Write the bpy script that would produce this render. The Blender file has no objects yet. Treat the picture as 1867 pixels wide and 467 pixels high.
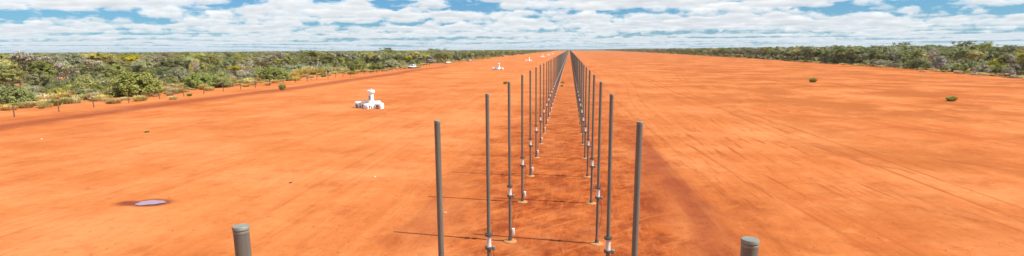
import bpy, bmesh, math, random
import numpy as np
from mathutils import Vector, Matrix

# ------------------------------------------------------------------ camera
scene = bpy.context.scene
C = scene.collection
F_PX, PITCH, YAW, ROLL, PPY, CAM_H = 1042.0, .1982, .0996, .0056, 300.0, 8.0
IMG_W, IMG_H = 1867.0, 467.0

def ray(px, py):
    u = (px - IMG_W / 2) / F_PX; v = (py - PPY) / F_PX
    c, s = math.cos(ROLL), math.sin(ROLL); u, v = c * u - s * v, s * u + c * v
    x, y, z = u, 1.0, -v
    c, s = math.cos(PITCH), math.sin(PITCH); y, z = c * y + s * z, -s * y + c * z
    c, s = math.cos(YAW), math.sin(YAW); x, y = c * x - s * y, s * x + c * y
    return Vector((x, y, z))

def G(px, py):
    """where the ray through a photo pixel meets the flat ground"""
    d = ray(px, py); t = -CAM_H / d.z
    return d.x * t, d.y * t

def project(x, y, z):
    z = z - CAM_H
    c, s = math.cos(YAW), math.sin(YAW); x, y = c * x + s * y, -s * x + c * y
    c, s = math.cos(PITCH), math.sin(PITCH); y, z = c * y - s * z, s * y + c * z
    if y < .5: return None
    u, v = x / y, -z / y
    c, s = math.cos(ROLL), math.sin(ROLL); u, v = c * u + s * v, -s * u + c * v
    return IMG_W / 2 + F_PX * u, PPY + F_PX * v, y

cam_data = bpy.data.cameras.new('camera')
cam = bpy.data.objects.new('camera', cam_data); C.objects.link(cam)
fwd = ray(IMG_W / 2, PPY).normalized()
right = (ray(IMG_W / 2 + F_PX, PPY) - ray(IMG_W / 2, PPY)).normalized()
up = right.cross(fwd)
cam.matrix_world = Matrix(((right.x, up.x, -fwd.x, 0), (right.y, up.y, -fwd.y, 0), (right.z, up.z, -fwd.z, CAM_H), (0, 0, 0, 1)))
cam_data.sensor_width = 36; cam_data.lens = 36 * F_PX / IMG_W
cam_data.shift_y = (PPY - IMG_H / 2) / IMG_W
cam_data.clip_start = .05; cam_data.clip_end = 60000
scene.camera = cam

# ------------------------------------------------------------------ sky, sun, exposure
SUN = Vector((5.3, -.85, 6.74)).normalized()
sun_el = math.asin(SUN.z); sun_az = math.atan2(SUN.x, SUN.y)
scene.view_settings.view_transform = 'Standard'
scene.view_settings.look = 'None'
scene.view_settings.gamma = 1
scene.view_settings.use_curve_mapping = False
scene.view_settings.exposure = .68

world = bpy.data.worlds.new('World'); scene.world = world; world.use_nodes = True
wn = world.node_tree; wn.nodes.clear()

class NB:
    """small node-building helper"""
    def __init__(s, nt): s.nt = nt
    def n(s, t, **kw):
        nd = s.nt.nodes.new(t)
        for k, v in kw.items(): setattr(nd, k, v)
        return nd
    def put(s, sock, v):
        if isinstance(v, bpy.types.NodeSocket): s.nt.links.new(v, sock)
        elif v is not None: sock.default_value = v
    def m(s, op, a, b=None, c=None, clamp=False):
        nd = s.n('ShaderNodeMath', operation=op, use_clamp=clamp)
        for i, v in enumerate((a, b, c)):
            if v is not None: s.put(nd.inputs[i], v)
        return nd.outputs[0]
    def vm(s, op, a, b=None):
        nd = s.n('ShaderNodeVectorMath', operation=op)
        s.put(nd.inputs[0], a)
        if b is not None: s.put(nd.inputs[3 if op == 'SCALE' else 1], b)
        return nd.outputs[0]
    def mix(s, f, a, b, blend='MIX'):
        nd = s.n('ShaderNodeMix', data_type='RGBA', blend_type=blend)
        s.put(nd.inputs[0], f); s.put(nd.inputs[6], a); s.put(nd.inputs[7], b)
        return nd.outputs[2]
    def rng(s, v, a, b, c=0., d=1., smooth=False):
        nd = s.n('ShaderNodeMapRange', interpolation_type='SMOOTHSTEP' if smooth else 'LINEAR')
        for i, x in enumerate((v, a, b, c, d)): s.put(nd.inputs[i], x)
        return nd.outputs[0]
    def noise(s, vec, scale, detail=4., rough=.55, dist=0., dim='3D'):
        nd = s.n('ShaderNodeTexNoise', noise_dimensions=dim)
        s.put(nd.inputs['Vector'], vec); nd.inputs['Scale'].default_value = scale
        nd.inputs['Detail'].default_value = detail; nd.inputs['Roughness'].default_value = rough
        nd.inputs['Distortion'].default_value = dist
        return nd.outputs[0]
    def xyz(s, v):
        nd = s.n('ShaderNodeSeparateXYZ'); s.put(nd.inputs[0], v); return nd.outputs
    def comb(s, x, y, z):
        nd = s.n('ShaderNodeCombineXYZ')
        for i, v in enumerate((x, y, z)): s.put(nd.inputs[i], v)
        return nd.outputs[0]

def col(r, g, b): return (r, g, b, 1)

b = NB(wn)
sky = b.n('ShaderNodeTexSky', sky_type='NISHITA')
sky.sun_disc = False; sky.sun_elevation = sun_el; sky.sun_rotation = sun_az
sky.air_density = 1.0; sky.dust_density = .4; sky.ozone_density = 2.0
SKY_STRENGTH = .1
tc = b.n('ShaderNodeTexCoord')
d = b.xyz(tc.outputs['Generated'])
zc = b.m('MAXIMUM', d[2], 0.0)
inv = b.m('DIVIDE', 1.0, b.m('ADD', zc, .0115))                 # distance to a cloud deck one unit up, over a curved earth
base_xy = b.comb(b.m('MULTIPLY', d[0], inv), b.m('MULTIPLY', d[1], inv), 0.0)
sky_col = b.vm('SCALE', sky.outputs[0], 1.0)
colr = b.mix(1.0, sky_col, col(.19, .44, .70), 'MULTIPLY')
N_SL = 10
cover = b.noise(b.vm('ADD', base_xy, (37.0, 40.2, 0.0)), .16, 2., .5)
cover = b.rng(cover, .35, .65, -.10, .07)
for i in reversed(range(N_SL)):                                  # stacked slices through the cumulus, lowest slice nearest the eye
    t = i / (N_SL - 1)
    hgt = 1.0 + .22 * t
    p = b.vm('ADD', b.vm('SCALE', base_xy, hgt), (80.0, 51.0, .35 * t))
    nz = b.noise(p, 1.2, 7., .60)
    nz = b.m('ADD', nz, cover)
    th = .480 + .12 * t ** 1.6 + (.03 if i == 0 else 0)
    a = b.rng(nz, th, th + .042, 0, .70 if i else .5, smooth=True)
    thick = b.rng(nz, th, th + .16, 0, 1)
    lo = Vector((2.7, 3.1, 3.5)); hi = Vector((7.2, 7.1, 6.95))
    k = min(1, .20 + 1.0 * t)
    c1 = lo.lerp(hi, k); c0 = lo.lerp(hi, min(1, k + .40))
    cc = b.mix(thick, col(*c0), col(*c1))
    colr = b.mix(a, colr, cc)
far = b.m('SUBTRACT', 1.0, b.m('EXPONENT', b.m('MULTIPLY', inv, -.010)))
far = b.m('MULTIPLY', far, b.rng(zc, 0, .35, 1, .2))
colr = b.mix(far, colr, col(3.3, 4.35, 5.3))
bg = b.n('ShaderNodeBackground'); b.put(bg.inputs[0], colr); bg.inputs[1].default_value = SKY_STRENGTH
wo = b.n('ShaderNodeOutputWorld'); wn.links.new(bg.outputs[0], wo.inputs[0])

sl = bpy.data.lights.new('sun', 'SUN'); sl.energy = 5.0; sl.angle = math.radians(.53); sl.color = (1, .955, .89)
so = bpy.data.objects.new('sun', sl); C.objects.link(so)
so.rotation_euler = SUN.to_track_quat('Z', 'Y').to_euler(); so.location = (60, -20, 80)

# ------------------------------------------------------------------ helpers
rnd = random.Random(7)
nrg = np.random.default_rng(11)

def mat(name):
    m = bpy.data.materials.new(name); m.use_nodes = True
    nt = m.node_tree; nt.nodes.clear()
    bb = NB(nt); out = bb.n('ShaderNodeOutputMaterial')
    return m, bb, out

def simple(name, c, rough=.6, metal=0., var=.12, nscale=6., bump=0.):
    m, bb, out = mat(name)
    p = bb.n('ShaderNodeBsdfPrincipled')
    tcn = bb.n('ShaderNodeTexCoord')
    nz = bb.noise(tcn.outputs['Object'], nscale, 5., .6)
    f = bb.rng(nz, .3, .7, 0, 1)
    bb.put(p.inputs['Base Color'], bb.mix(f, col(*[x * (1 - var) for x in c]), col(*[min(1, x * (1 + var)) for x in c])))
    p.inputs['Roughness'].default_value = rough; p.inputs['Metallic'].default_value = metal
    if bump:
        bn = bb.n('ShaderNodeBump'); bn.inputs['Strength'].default_value = bump; bn.inputs['Distance'].default_value = .01
        bb.put(bn.inputs['Height'], nz); bb.put(p.inputs['Normal'], bn.outputs[0])
    nt = m.node_tree; nt.links.new(p.outputs[0], out.inputs[0])
    return m

def link(name, me, parent=None, m=None):
    o = bpy.data.objects.new(name, me); C.objects.link(o)
    if m is not None and me is not None and len(me.materials) == 0: me.materials.append(m)
    if parent is not None: o.parent = parent
    return o

def tag(o, label=None, cat=None, group=None, kind=None):
    for k, v in (('label', label), ('category', cat), ('group', group), ('kind', kind)):
        if v: o[k] = v
    return o

def empty(name, loc, rz=0.):
    o = bpy.data.objects.new(name, None); C.objects.link(o)
    o.location = loc; o.rotation_euler = (0, 0, rz); o.empty_display_size = .2
    return o

def mesh_np(name, v, f, smooth=False):
    me = bpy.data.meshes.new(name)
    me.from_pydata([tuple(x) for x in v], [], [tuple(x) for x in f])
    if smooth: me.shade_smooth()
    return me

def lathe(name, prof, seg=14, smooth=True, m=None, off=(0, 0)):
    """closed solid of revolution from (r, z) pairs"""
    bm = bmesh.new(); rings = []
    for r, z in prof:
        rings.append([bm.verts.new((off[0] + r * math.cos(2 * math.pi * k / seg), off[1] + r * math.sin(2 * math.pi * k / seg), z)) for k in range(seg)])
    for a, c in zip(rings, rings[1:]):
        for k in range(seg): bm.faces.new((a[k], a[(k + 1) % seg], c[(k + 1) % seg], c[k]))
    bm.faces.new(list(reversed(rings[0]))); bm.faces.new(rings[-1])
    me = bpy.data.meshes.new(name); bm.to_mesh(me); bm.free()
    if smooth:
        me.shade_smooth()
        me.set_sharp_from_angle(angle=math.radians(35))
    if m: me.materials.append(m)
    return me

def box_bm(bm, x0, x1, y0, y1, z0, z1, bevel=0., seg=2, top=(1., 1.), shift=(0., 0.)):
    cx, cy = (x0 + x1) / 2, (y0 + y1) / 2
    vs = []
    for z, (sx, sy), (ox, oy) in ((z0, (1, 1), (0, 0)), (z1, top, shift)):
        for x, y in ((x0, y0), (x1, y0), (x1, y1), (x0, y1)):
            vs.append(bm.verts.new((cx + (x - cx) * sx + ox, cy + (y - cy) * sy + oy, z)))
    fs = [bm.faces.new([vs[k] for k in q]) for q in ((3, 2, 1, 0), (4, 5, 6, 7), (0, 1, 5, 4), (1, 2, 6, 5), (2, 3, 7, 6), (3, 0, 4, 7))]
    if bevel:
        es = list({e for f in fs for e in f.edges})
        bmesh.ops.bevel(bm, geom=es, offset=bevel, segments=seg, affect='EDGES', profile=.5)

def box(name, dims, parent, m, bevel=0., **kw):
    bm = bmesh.new(); box_bm(bm, *dims, bevel=bevel, **kw)
    me = bpy.data.meshes.new(name); bm.to_mesh(me); bm.free()
    if bevel:
        me.shade_smooth(); me.set_sharp_from_angle(angle=math.radians(40))
    return link(name, me, parent, m)

def tube_arrays(pts, radii, seg=6):
    V, Fc = [], []
    n = len(pts)
    for i in range(n):
        t = (pts[min(i + 1, n - 1)] - pts[max(i - 1, 0)]).normalized()
        a = t.cross(Vector((.3, .9, .2))).normalized(); c = t.cross(a)
        for k in range(seg):
            w = 2 * math.pi * k / seg
            V.append(pts[i] + (a * math.cos(w) + c * math.sin(w)) * radii[i])
    for i in range(n - 1):
        for k in range(seg):
            Fc.append((i * seg + k, i * seg + (k + 1) % seg, (i + 1) * seg + (k + 1) % seg, (i + 1) * seg + k))
    Fc.append(tuple(reversed(range(seg)))); Fc.append(tuple(range((n - 1) * seg, n * seg)))
    return V, Fc

def tubes(name, lst, seg=6):
    V, Fc = [], []
    for pts, rad in lst:
        v, f = tube_arrays([Vector(p) for p in pts], rad, seg)
        o = len(V); V += v; Fc += [tuple(i + o for i in q) for q in f]
    return mesh_np(name, V, Fc, True)

def ordinal(n):
    return '%d%s' % (n, 'th' if 10 <= n % 100 <= 20 else {1: 'st', 2: 'nd', 3: 'rd'}.get(n % 10, 'th'))

# value noise in numpy for terrain relief
def vnoise(x, y, seed=0):
    x = np.asarray(x, float); y = np.asarray(y, float)
    xi, yi = np.floor(x), np.floor(y); fx, fy = x - xi, y - yi
    fx = fx * fx * (3 - 2 * fx); fy = fy * fy * (3 - 2 * fy)
    def h(a, c):
        s = np.sin(a * 127.1 + c * 311.7 + seed * 74.7) * 43758.5453
        return s - np.floor(s)
    return (h(xi, yi) * (1 - fx) + h(xi + 1, yi) * fx) * (1 - fy) + (h(xi, yi + 1) * (1 - fx) + h(xi + 1, yi + 1) * fx) * fy

# ------------------------------------------------------------------ ground
PUD = G(274, 369); WET = G(238, 370)
def left_edge(y): return -82.0 - 3 * np.sin(y / 23.) - 2 * np.sin(y / 9. + 1)
def right_edge(y):
    return np.interp(y, [0, 160, 230, 330, 450, 620, 1200, 2600, 9000], [112, 117, 129, 137, 146, 150, 178, 200, 240])

def ground_z(x, y):
    x = np.asarray(x, float); y = np.asarray(y, float)
    amp = np.clip(1 - (np.abs(y) - 250) / 500, .15, 1)
    z = (vnoise(x * .35, y * .10, 1) - .5) * .05 + (vnoise(x * 1.3, y * .45, 2) - .5) * .022 + (vnoise(x * .06, y * .03, 3) - .5) * .08
    z = z * amp * (.25 + .75 * np.clip((np.abs(x + .6) - 3) / 3, 0, 1))
    # graded windrow and its gutter along the left track, low berm before the right scrub
    wob = x + 61 + 1.2 * np.sin(y / 31.) + .5 * np.sin(y / 11.)
    z += .16 * np.exp(-((wob - .9) / .7) ** 2) - .10 * np.exp(-((wob + .5) / .8) ** 2)
    wr = x - right_edge(y) + 5 + 1.0 * np.sin(y / 27.)
    z += .35 * np.exp(-(wr / 1.1) ** 2) * np.clip(vnoise(y / 9., y * 0, 5) * 2 - .6, 0, 1)
    # wheel ruts
    for xr, w, dp in ((6.0, .30, .035), (7.7, .30, .035), (20.2, .25, .03), (22.0, .25, .025), (-20.4, .25, .02), (-18.7, .25, .02)):
        z -= dp * np.exp(-((x - xr - .8 * np.sin(y / 37. + xr)) / w) ** 2)
    r = np.hypot((x - PUD[0]) / 1.6, (y - PUD[1]) / 1.1)
    z = np.where(r < 1.6, z * np.clip(r - .6, 0, 1) - .05 * np.exp(-(r / .9) ** 4), z)
    return z

def gz(x, y): return float(ground_z(np.array([x]), np.array([y]))[0])

def axis(lo, hi, step, out_lo, out_hi, g):
    a = list(np.arange(lo, hi + 1e-6, step))
    s, v = step, hi
    while v < out_hi:
        s *= g; v += s; a.append(v)
    s, v = step, lo; pre = []
    while v > out_lo:
        s *= g; v -= s; pre.append(v)
    return np.array(list(reversed(pre)) + a)

gx = axis(-30, 30, .25, -16000, 16000, 1.022)
gy = axis(18, 52, .25, -3000, 22000, 1.022)
X, Y = np.meshgrid(gx, gy)
Z = ground_z(X, Y)
nv = X.size; W_ = len(gx)
idx = np.arange(nv).reshape(X.shape)
quads = np.stack([idx[:-1, :-1], idx[:-1, 1:], idx[1:, 1:], idx[1:, :-1]], -1).reshape(-1, 4)
gme = bpy.data.meshes.new('ground')
gme.vertices.add(nv); gme.vertices.foreach_set('co', np.stack([X, Y, Z], -1).ravel().astype(np.float32))
gme.loops.add(quads.size); gme.polygons.add(len(quads))
gme.loops.foreach_set('vertex_index', quads.ravel().astype(np.int32))
gme.polygons.foreach_set('loop_start', np.arange(0, quads.size, 4, dtype=np.int32))
gme.update(calc_edges=True); gme.shade_smooth()
# damp, disturbed or rutted soil: stains with shapes of their own
def line_d(px, w, y0=None, y1=None):
    dd = np.full(X.shape, 1e9)
    for (ax, ay), (cx, cy) in zip(px, px[1:]):
        vx, vy = cx - ax, cy - ay; L = vx * vx + vy * vy
        t = np.clip(((X - ax) * vx + (Y - ay) * vy) / L, 0, 1)
        dd = np.minimum(dd, np.hypot(X - ax - t * vx, Y - ay - t * vy))
    return np.exp(-(dd / w) ** 2)
stain = np.zeros(X.shape)
stain += 1.9 * np.exp(-((X + 61 + 1.2 * np.sin(Y / 31.) + .5 * np.sin(Y / 11.)) / 2.3) ** 2) * (.75 + .6 * vnoise(X * .3, Y * .08, 8)) * np.clip((330 - Y) / 120, 0, 1)
stain += .5 * np.exp(-((X + 66.5 + .8 * np.sin(Y / 19.)) / 1.0) ** 2) * vnoise(X * .3, Y * .06, 18) * (Y < 420)
P = lambda *pp: [G(*q) for q in pp]
for pts, w, k in ((P((1330, 205), (1420, 245), (1500, 270), (1575, 298), (1640, 308), (1665, 315)), .22, .7),
                  (P((1178, 262), (1205, 305), (1240, 345), (1275, 400), (1300, 467)), .55, .75),
                  (P((1215, 320), (1300, 380), (1400, 430), (1500, 460)), .22, .5),
                  (P((1150, 230), (1180, 300), (1200, 400)), .9, .5),
                  (P((1200, 300), (1260, 370), (1330, 440), (1380, 480)), .9, .5),
                  (P((820, 330), (800, 380), (760, 440)), .9, .4),
                  (P((1665, 375), (1720, 388), (1800, 405)), .14, .6),
                  (P((1600, 335), (1640, 352), (1680, 362)), .3, .35),
                  (P((1500, 240), (1640, 232), (1867, 262)), .6, .3),
                  (P((1250, 200), (1420, 206), (1560, 218)), 1.2, .35),
                  (P((1130, 180), (1230, 176), (1330, 186)), 1.4, .3),
                  (P((1700, 290), (1780, 300), (1867, 316)), .35, .5),
                  (P((300, 262), (420, 254), (560, 236)), .35, .3),
                  (P((0, 262), (90, 250), (210, 236)), .9, .35),
                  (P((60, 340), (120, 335), (170, 330)), .2, .3),
                  (P((700, 440), (760, 400), (800, 360)), .4, .3),
                  (P((880, 120), (840, 122)), 1.0, .0)):
    stain += k * line_d(pts, w) * (.5 + .8 * vnoise(X * 1.1, Y * .6, 9))
rr = np.hypot((X - WET[0]) / .75, (Y - WET[1]) / .55); rr2 = np.hypot((X - PUD[0]) / 1.05, (Y - PUD[1]) / .82)
wet = np.clip(2.35 - 1.9 * np.minimum(rr, rr2) + .5 * (vnoise(X * 2.3, Y * 2.3, 6) - .5), 0, 1)
for nm, arr in (('stain', np.clip(stain, 0, 1)), ('wet', wet)):
    at = gme.attributes.new(nm, 'FLOAT', 'POINT'); at.data.foreach_set('value', arr.ravel().astype(np.float32))

m_ground, b, out = mat('red_soil')
geo = b.n('ShaderNodeNewGeometry'); pos = geo.outputs['Position']
px_, py_, pz_ = b.xyz(pos)
def stretched(sx, sy, ox=0.): return b.comb(b.m('MULTIPLY_ADD', px_, sx, ox), b.m('MULTIPLY', py_, sy), 0.0)
warp = b.noise(pos, .015, 2., .5)
wx = b.m('MULTIPLY_ADD', warp, 5., px_)
def cells(scale, off, detail=7., rough=.66): return b.noise(b.vm('ADD', pos, (off, off * .7, 0.)), scale, detail, rough)
big = b.noise(b.comb(b.m('MULTIPLY', wx, .045), b.m('MULTIPLY', py_, .014), 0.0), 1., 5., .6)
streak = b.noise(b.comb(b.m('MULTIPLY', wx, .9), b.m('MULTIPLY', py_, .020), 0.0), 1., 6., .6)
fine = b.noise(stretched(4.2, .42), 1., 6., .68)
patch = cells(.085, 31.); patch2 = cells(.34, 77., 8., .7)
speck = b.noise(pos, 9., 4., .7)
grit = b.noise(pos, 1.6, 9., .72)
base = b.mix(b.rng(big, .36, .64), col(.375, .106, .028), col(.455, .152, .046))
base = b.mix(b.rng(streak, .52, .70, 0, .45), base, col(.50, .190, .064))
base = b.mix(b.rng(streak, .46, .32, 0, .42), base, col(.31, .080, .020))
base = b.mix(b.rng(patch, .52, .38, 0, .66), base, col(.52, .198, .073))
base = b.mix(b.rng(patch, .54, .66, 0, .45), base, col(.30, .077, .018))
base = b.mix(b.rng(patch2, .55, .65, 0, .45), base, col(.275, .068, .017))
base = b.mix(b.rng(patch2, .47, .35, 0, .42), base, col(.54, .21, .074))
hair = b.noise(b.comb(b.m('MULTIPLY', wx, 2.4), b.m('MULTIPLY', py_, .16), 4.0), 1., 5., .62)
gate = b.rng(cells(.055, 12., 4., .6), .46, .60, .1, 1)
base = b.mix(b.m('MULTIPLY', b.m('MULTIPLY', gate, b.rng(px_, -8, 14, .3, 1.)), b.rng(hair, .55, .62, 0, .85)), base, col(.265, .066, .017))
base = b.mix(b.rng(fine, .54, .68, 0, .35), base, col(.30, .078, .020))
base = b.mix(b.rng(grit, .55, .68, 0, .5), base, col(.27, .066, .018))
base = b.mix(b.rng(grit, .44, .30, 0, .42), base, col(.53, .205, .075))
def track(x0, amp, per, ph, k, w=.16):
    global base
    cx = b.m('ADD', px_, b.m('MULTIPLY_ADD', b.m('SINE', b.m('MULTIPLY_ADD', py_, 1 / per, ph)), -amp, -x0))
    dd = b.m('ABSOLUTE', b.m('SUBTRACT', b.m('ABSOLUTE', cx), .82))          # a pair of wheel marks
    f = b.m('MULTIPLY', b.rng(dd, w, w * .45, 0, k), b.rng(hair, .36, .58, .25, 1.))
    base = b.mix(f, base, col(.235, .058, .015))
for tr in ((21.2, .9, 33., .4, .75), (12.4, 2.4, 27., 2., .35), (33.5, 5.6, 34., 1., .5), (47., 9., 50., .2, .45), (-15., 1.1, 39., 1.6, .2), (-27., 2.2, 61., .3, .28), (-41., 3.0, 72., 2.2, .22), (7.4, .7, 29., 1.1, .35)): track(*tr)
rightm = b.rng(b.m('MULTIPLY_ADD', big, 20., px_), 12, 50, 0, 1)
dry = b.noise(stretched(.07, .06, 3.), 1., 8., .70)
base = b.mix(b.m('MULTIPLY', rightm, b.rng(dry, .46, .56, 0, .72)), base, col(.27, .078, .019))
# trafficked soil between and beside the two rows
edge_n = b.noise(stretched(.25, .12), 1., 5., .6)
ax = b.m('ABSOLUTE', b.m('SUBTRACT', px_, .2))
ax = b.m('MULTIPLY_ADD', b.m('SUBTRACT', edge_n, .5), 18., ax)
strip = b.rng(ax, 9.5, 3.0, 0, 1, smooth=True)
mott = b.noise(stretched(.8, .5), 1., 8., .68)
strip_col = b.mix(b.rng(mott, .42, .60), col(.185, .036, .010), col(.33, .080, .019))
strip_col = b.mix(b.rng(grit, .5, .66, 0, .65), strip_col, col(.18, .036, .010))
rot = b.n('ShaderNodeVectorRotate'); b.put(rot.inputs['Vector'], pos); rot.inputs['Angle'].default_value = .75
rx, ry, rz_ = b.xyz(rot.outputs[0])
drag = b.noise(b.comb(b.m('MULTIPLY', rx, 1.7), b.m('MULTIPLY', ry, .35), 0.0), 1., 7., .68)
strip_col = b.mix(b.rng(drag, .52, .64, 0, .55), strip_col, col(.46, .14, .038))
strip_col = b.mix(b.rng(fine, .54, .66, 0, .35), strip_col, col(.48, .155, .045))
strip = b.m('MULTIPLY', strip, b.rng(b.m('MULTIPLY_ADD', edge_n, 30., py_), 45, 150, 1., .45))
base = b.mix(b.m('MULTIPLY', strip, b.rng(patch2, .36, .56, .55, 1.)), base, strip_col)
# scrub floor: paler, litter-strewn
lit = b.rng(b.m('ADD', b.m('MULTIPLY', px_, -1.), b.m('MULTIPLY', edge_n, 14.)), 82, 100, 0, .55)
base = b.mix(lit, base, b.mix(b.rng(grit, .4, .6), col(.40, .19, .09), col(.34, .22, .11)))
farl = b.m('MAXIMUM', b.rng(px_, -170, -320), b.m('MAXIMUM', b.rng(px_, 260, 420), b.rng(py_, 3100, 3500)))
base = b.mix(farl, base, b.mix(b.rng(b.noise(pos, .02, 4., .6), .4, .6), col(.10, .105, .035), col(.155, .15, .06)))
sa = b.n('ShaderNodeAttribute', attribute_name='stain')
st = b.m('MULTIPLY', sa.outputs['Fac'], b.rng(grit, .25, .6, 1., .6))
base = b.mix(b.m('MULTIPLY', st, .95, clamp=True), base, col(.185, .040, .018))
base = b.mix(b.rng(speck, .62, .74, 0, .5), base, col(.22, .072, .03))
wa = b.n('ShaderNodeAttribute', attribute_name='wet')
base = b.mix(b.m('MULTIPLY', wa.outputs['Fac'], .95), base, col(.15, .030, .014))
p = b.n('ShaderNodeBsdfPrincipled'); b.put(p.inputs['Base Color'], base)
b.put(p.inputs['Roughness'], b.rng(wa.outputs['Fac'], .3, 1, .95, .7)); b.put(p.inputs['Specular IOR Level'], b.rng(wa.outputs['Fac'], .3, 1, .03, .1))
bmp = b.n('ShaderNodeBump'); bmp.inputs['Strength'].default_value = .8; bmp.inputs['Distance'].default_value = .07
hh = b.m('ADD', b.m('ADD', b.m('MULTIPLY', grit, .9), b.m('MULTIPLY', fine, .5)), b.m('MULTIPLY', speck, .22))
b.put(bmp.inputs['Height'], hh); b.put(p.inputs['Normal'], bmp.outputs[0])
m_ground.node_tree.links.new(p.outputs[0], out.inputs[0])
gme.materials.append(m_ground)
ground = bpy.data.objects.new('ground', gme); C.objects.link(ground); tag(ground, kind='structure')

# puddle: a thin sheet of muddy water
m_water, b, out = mat('puddle_water')
p = b.n('ShaderNodeBsdfPrincipled'); p.inputs['Roughness'].default_value = .04; p.inputs['IOR'].default_value = 1.33
p.inputs['Base Color'].default_value = col(.26, .15, .22); p.inputs['Specular IOR Level'].default_value = .8
tcn = b.n('ShaderNodeTexCoord'); bn = b.n('ShaderNodeBump'); bn.inputs['Strength'].default_value = .1; bn.inputs['Distance'].default_value = .01
b.put(bn.inputs['Height'], b.noise(tcn.outputs['Object'], 7., 2.)); b.put(p.inputs['Normal'], bn.outputs[0])
m_water.node_tree.links.new(p.outputs[0], out.inputs[0])
ring = []
for k in range(40):
    w = 2 * math.pi * k / 40
    r = 1 + .10 * math.sin(3 * w + 1) + .06 * math.sin(7 * w)
    ring.append((r * .70 * math.cos(w) + .12 * math.sin(w), r * .52 * math.sin(w), 0))
pm = mesh_np('puddle', [(0, 0, 0)] + ring, [(0, k + 1, (k + 1) % 40 + 1) for k in range(40)])
pud = link('puddle', pm, None, m_water); pud.location = (PUD[0], PUD[1], -.012); tag(pud, kind='structure')

# ------------------------------------------------------------------ antenna poles
m_pole, b, out = mat('weathered_grey_pole')
oi = b.n('ShaderNodeObjectInfo'); tcn = b.n('ShaderNodeTexCoord')
sv = b.vm('MULTIPLY', tcn.outputs['Object'], (14., 14., 1.1))
n1 = b.noise(sv, 1., 6., .65); n2 = b.noise(tcn.outputs['Object'], 25., 4., .6)
c_ = b.mix(b.rng(n1, .3, .7), col(.068, .066, .053), col(.150, .145, .117))
c_ = b.mix(b.rng(n2, .55, .75, 0, .5), c_, col(.08, .072, .06))
c_ = b.mix(b.m('MULTIPLY', oi.outputs['Random'], .35), c_, col(.14, .132, .115))
p = b.n('ShaderNodeBsdfPrincipled'); b.put(p.inputs['Base Color'], c_); p.inputs['Metallic'].default_value = .0; p.inputs['Specular IOR Level'].default_value = .6
b.put(p.inputs['Roughness'], b.rng(n2, .3, .7, .42, .62))
ox, oy, oz = b.xyz(tcn.outputs['Object'])
dust = b.m('MULTIPLY', b.rng(oz, .9, .05, 0, .75), b.rng(n1, .3, .6, .4, 1))                      # splashed red dust on the foot
b.put(p.inputs['Base Color'], b.mix(dust, c_, col(.30, .10, .04)))
m_pole.node_tree.links.new(p.outputs[0], out.inputs[0])
m_cap = simple('pole_cap_grey', (.19, .195, .16), .5, .1, .18, 20.)
m_flange = simple('flange_dark_metal', (.12, .11, .095), .5, .5, .2, 30.)
m_insul = simple('insulator_white', (.56, .53, .49), .4, 0, .06, 10.)
m_box = simple('white_enamel', (.66, .65, .62), .45, 0, .04, 12.)
m_pad = simple('tan_footing', (.36, .165, .055), .9, 0, .25, 9., .5)
m_cable = simple('dark_red_cable', (.20, .03, .02), .5, 0, .1, 30.)

T_POLE, S_POLE, Y0_POLE, XL, XR = 6.74, 6.424, 3.816, -2.402, 1.247
Z1, Z2 = 2.0, 2.42
pole_parts = dict(
    footing=lathe('footing', [(.27, -.12), (.285, .015), (.25, .045), (.10, .06)], 20, m=m_pad),
    base_sleeve=lathe('base_sleeve', [(.085, .0), (.085, .17), (.074, .20)], 14, m=m_flange),
    lower_pole=lathe('lower_pole', [(.060, .05), (.060, Z1 - .03)], 16, m=m_pole),
    insulator=lathe('insulator', [(.078, Z1 + .0), (.082, Z1 + .06), (.072, Z1 + .10), (.072, Z2 - .10), (.082, Z2 - .06), (.078, Z2)], 16, m=m_insul),
    upper_pole=lathe('upper_pole', [(.057, Z2 + .03), (.056, T_POLE - .02)], 16, m=m_pole),
    cap=lathe('cap', [(.0575, T_POLE - .05), (.0575, T_POLE - .036), (.0545, T_POLE - .034), (.0545, T_POLE - .028), (.060, T_POLE - .025), (.060, T_POLE - .006), (.056, T_POLE)], 18, m=m_cap),
)
def flange_mesh(name, z):
    bm = bmesh.new()
    me = lathe(name, [(.074, z - .042), (.120, z - .036), (.122, z + .030), (.076, z + .038)], 16, m=m_flange)
    bm.from_mesh(me)
    for k in range(6):                                          # bolt heads
        w = k * math.pi / 3
        x, y = .104 * math.cos(w), .104 * math.sin(w)
        box_bm(bm, x - .010, x + .010, y - .010, y + .010, z + .02, z + .058)
    bm.to_mesh(me); bm.free(); return me
fl_lo = flange_mesh('flange', Z1); fl_hi = flange_mesh('flange', Z2)
def bm_mesh(name, fn, m, smooth=False):
    bm = bmesh.new(); fn(bm); me = bpy.data.meshes.new(name); bm.to_mesh(me); bm.free()
    if smooth: me.shade_smooth(); me.set_sharp_from_angle(angle=math.radians(40))
    me.materials.append(m); return me
bracket = bm_mesh('bracket_box', lambda bm: box_bm(bm, .10, .20, -.05, .05, Z1 - .07, Z1 + .05, .012), m_cap, True)
jbox = bm_mesh('junction_box', lambda bm: (box_bm(bm, .085, .185, -.07, .07, .29, .58, .012), box_bm(bm, .05, .09, -.02, .02, .34, .54)), m_box, True)
def cable_mesh(side):
    q = []
    for k in range(13):
        t = k / 12
        q.append((.14 + .05 * math.sin(t * math.pi), .055, (Z1 - .05) * (1 - t) + .05 * t + .0))
    q = [(.165, .02, Z1 - .07)] + [(.12 + .10 * math.sin(t * math.pi) * (1 - .55 * t) - .05 * t, .02, (Z1 - .10) * (1 - t) + .62 * t) for t in [i / 10 for i in range(11)]]
    me = tubes('cable', [(q, [.007] * len(q))], 5); me.materials.append(m_cable); return me
cable = cable_mesh(1)

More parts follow.
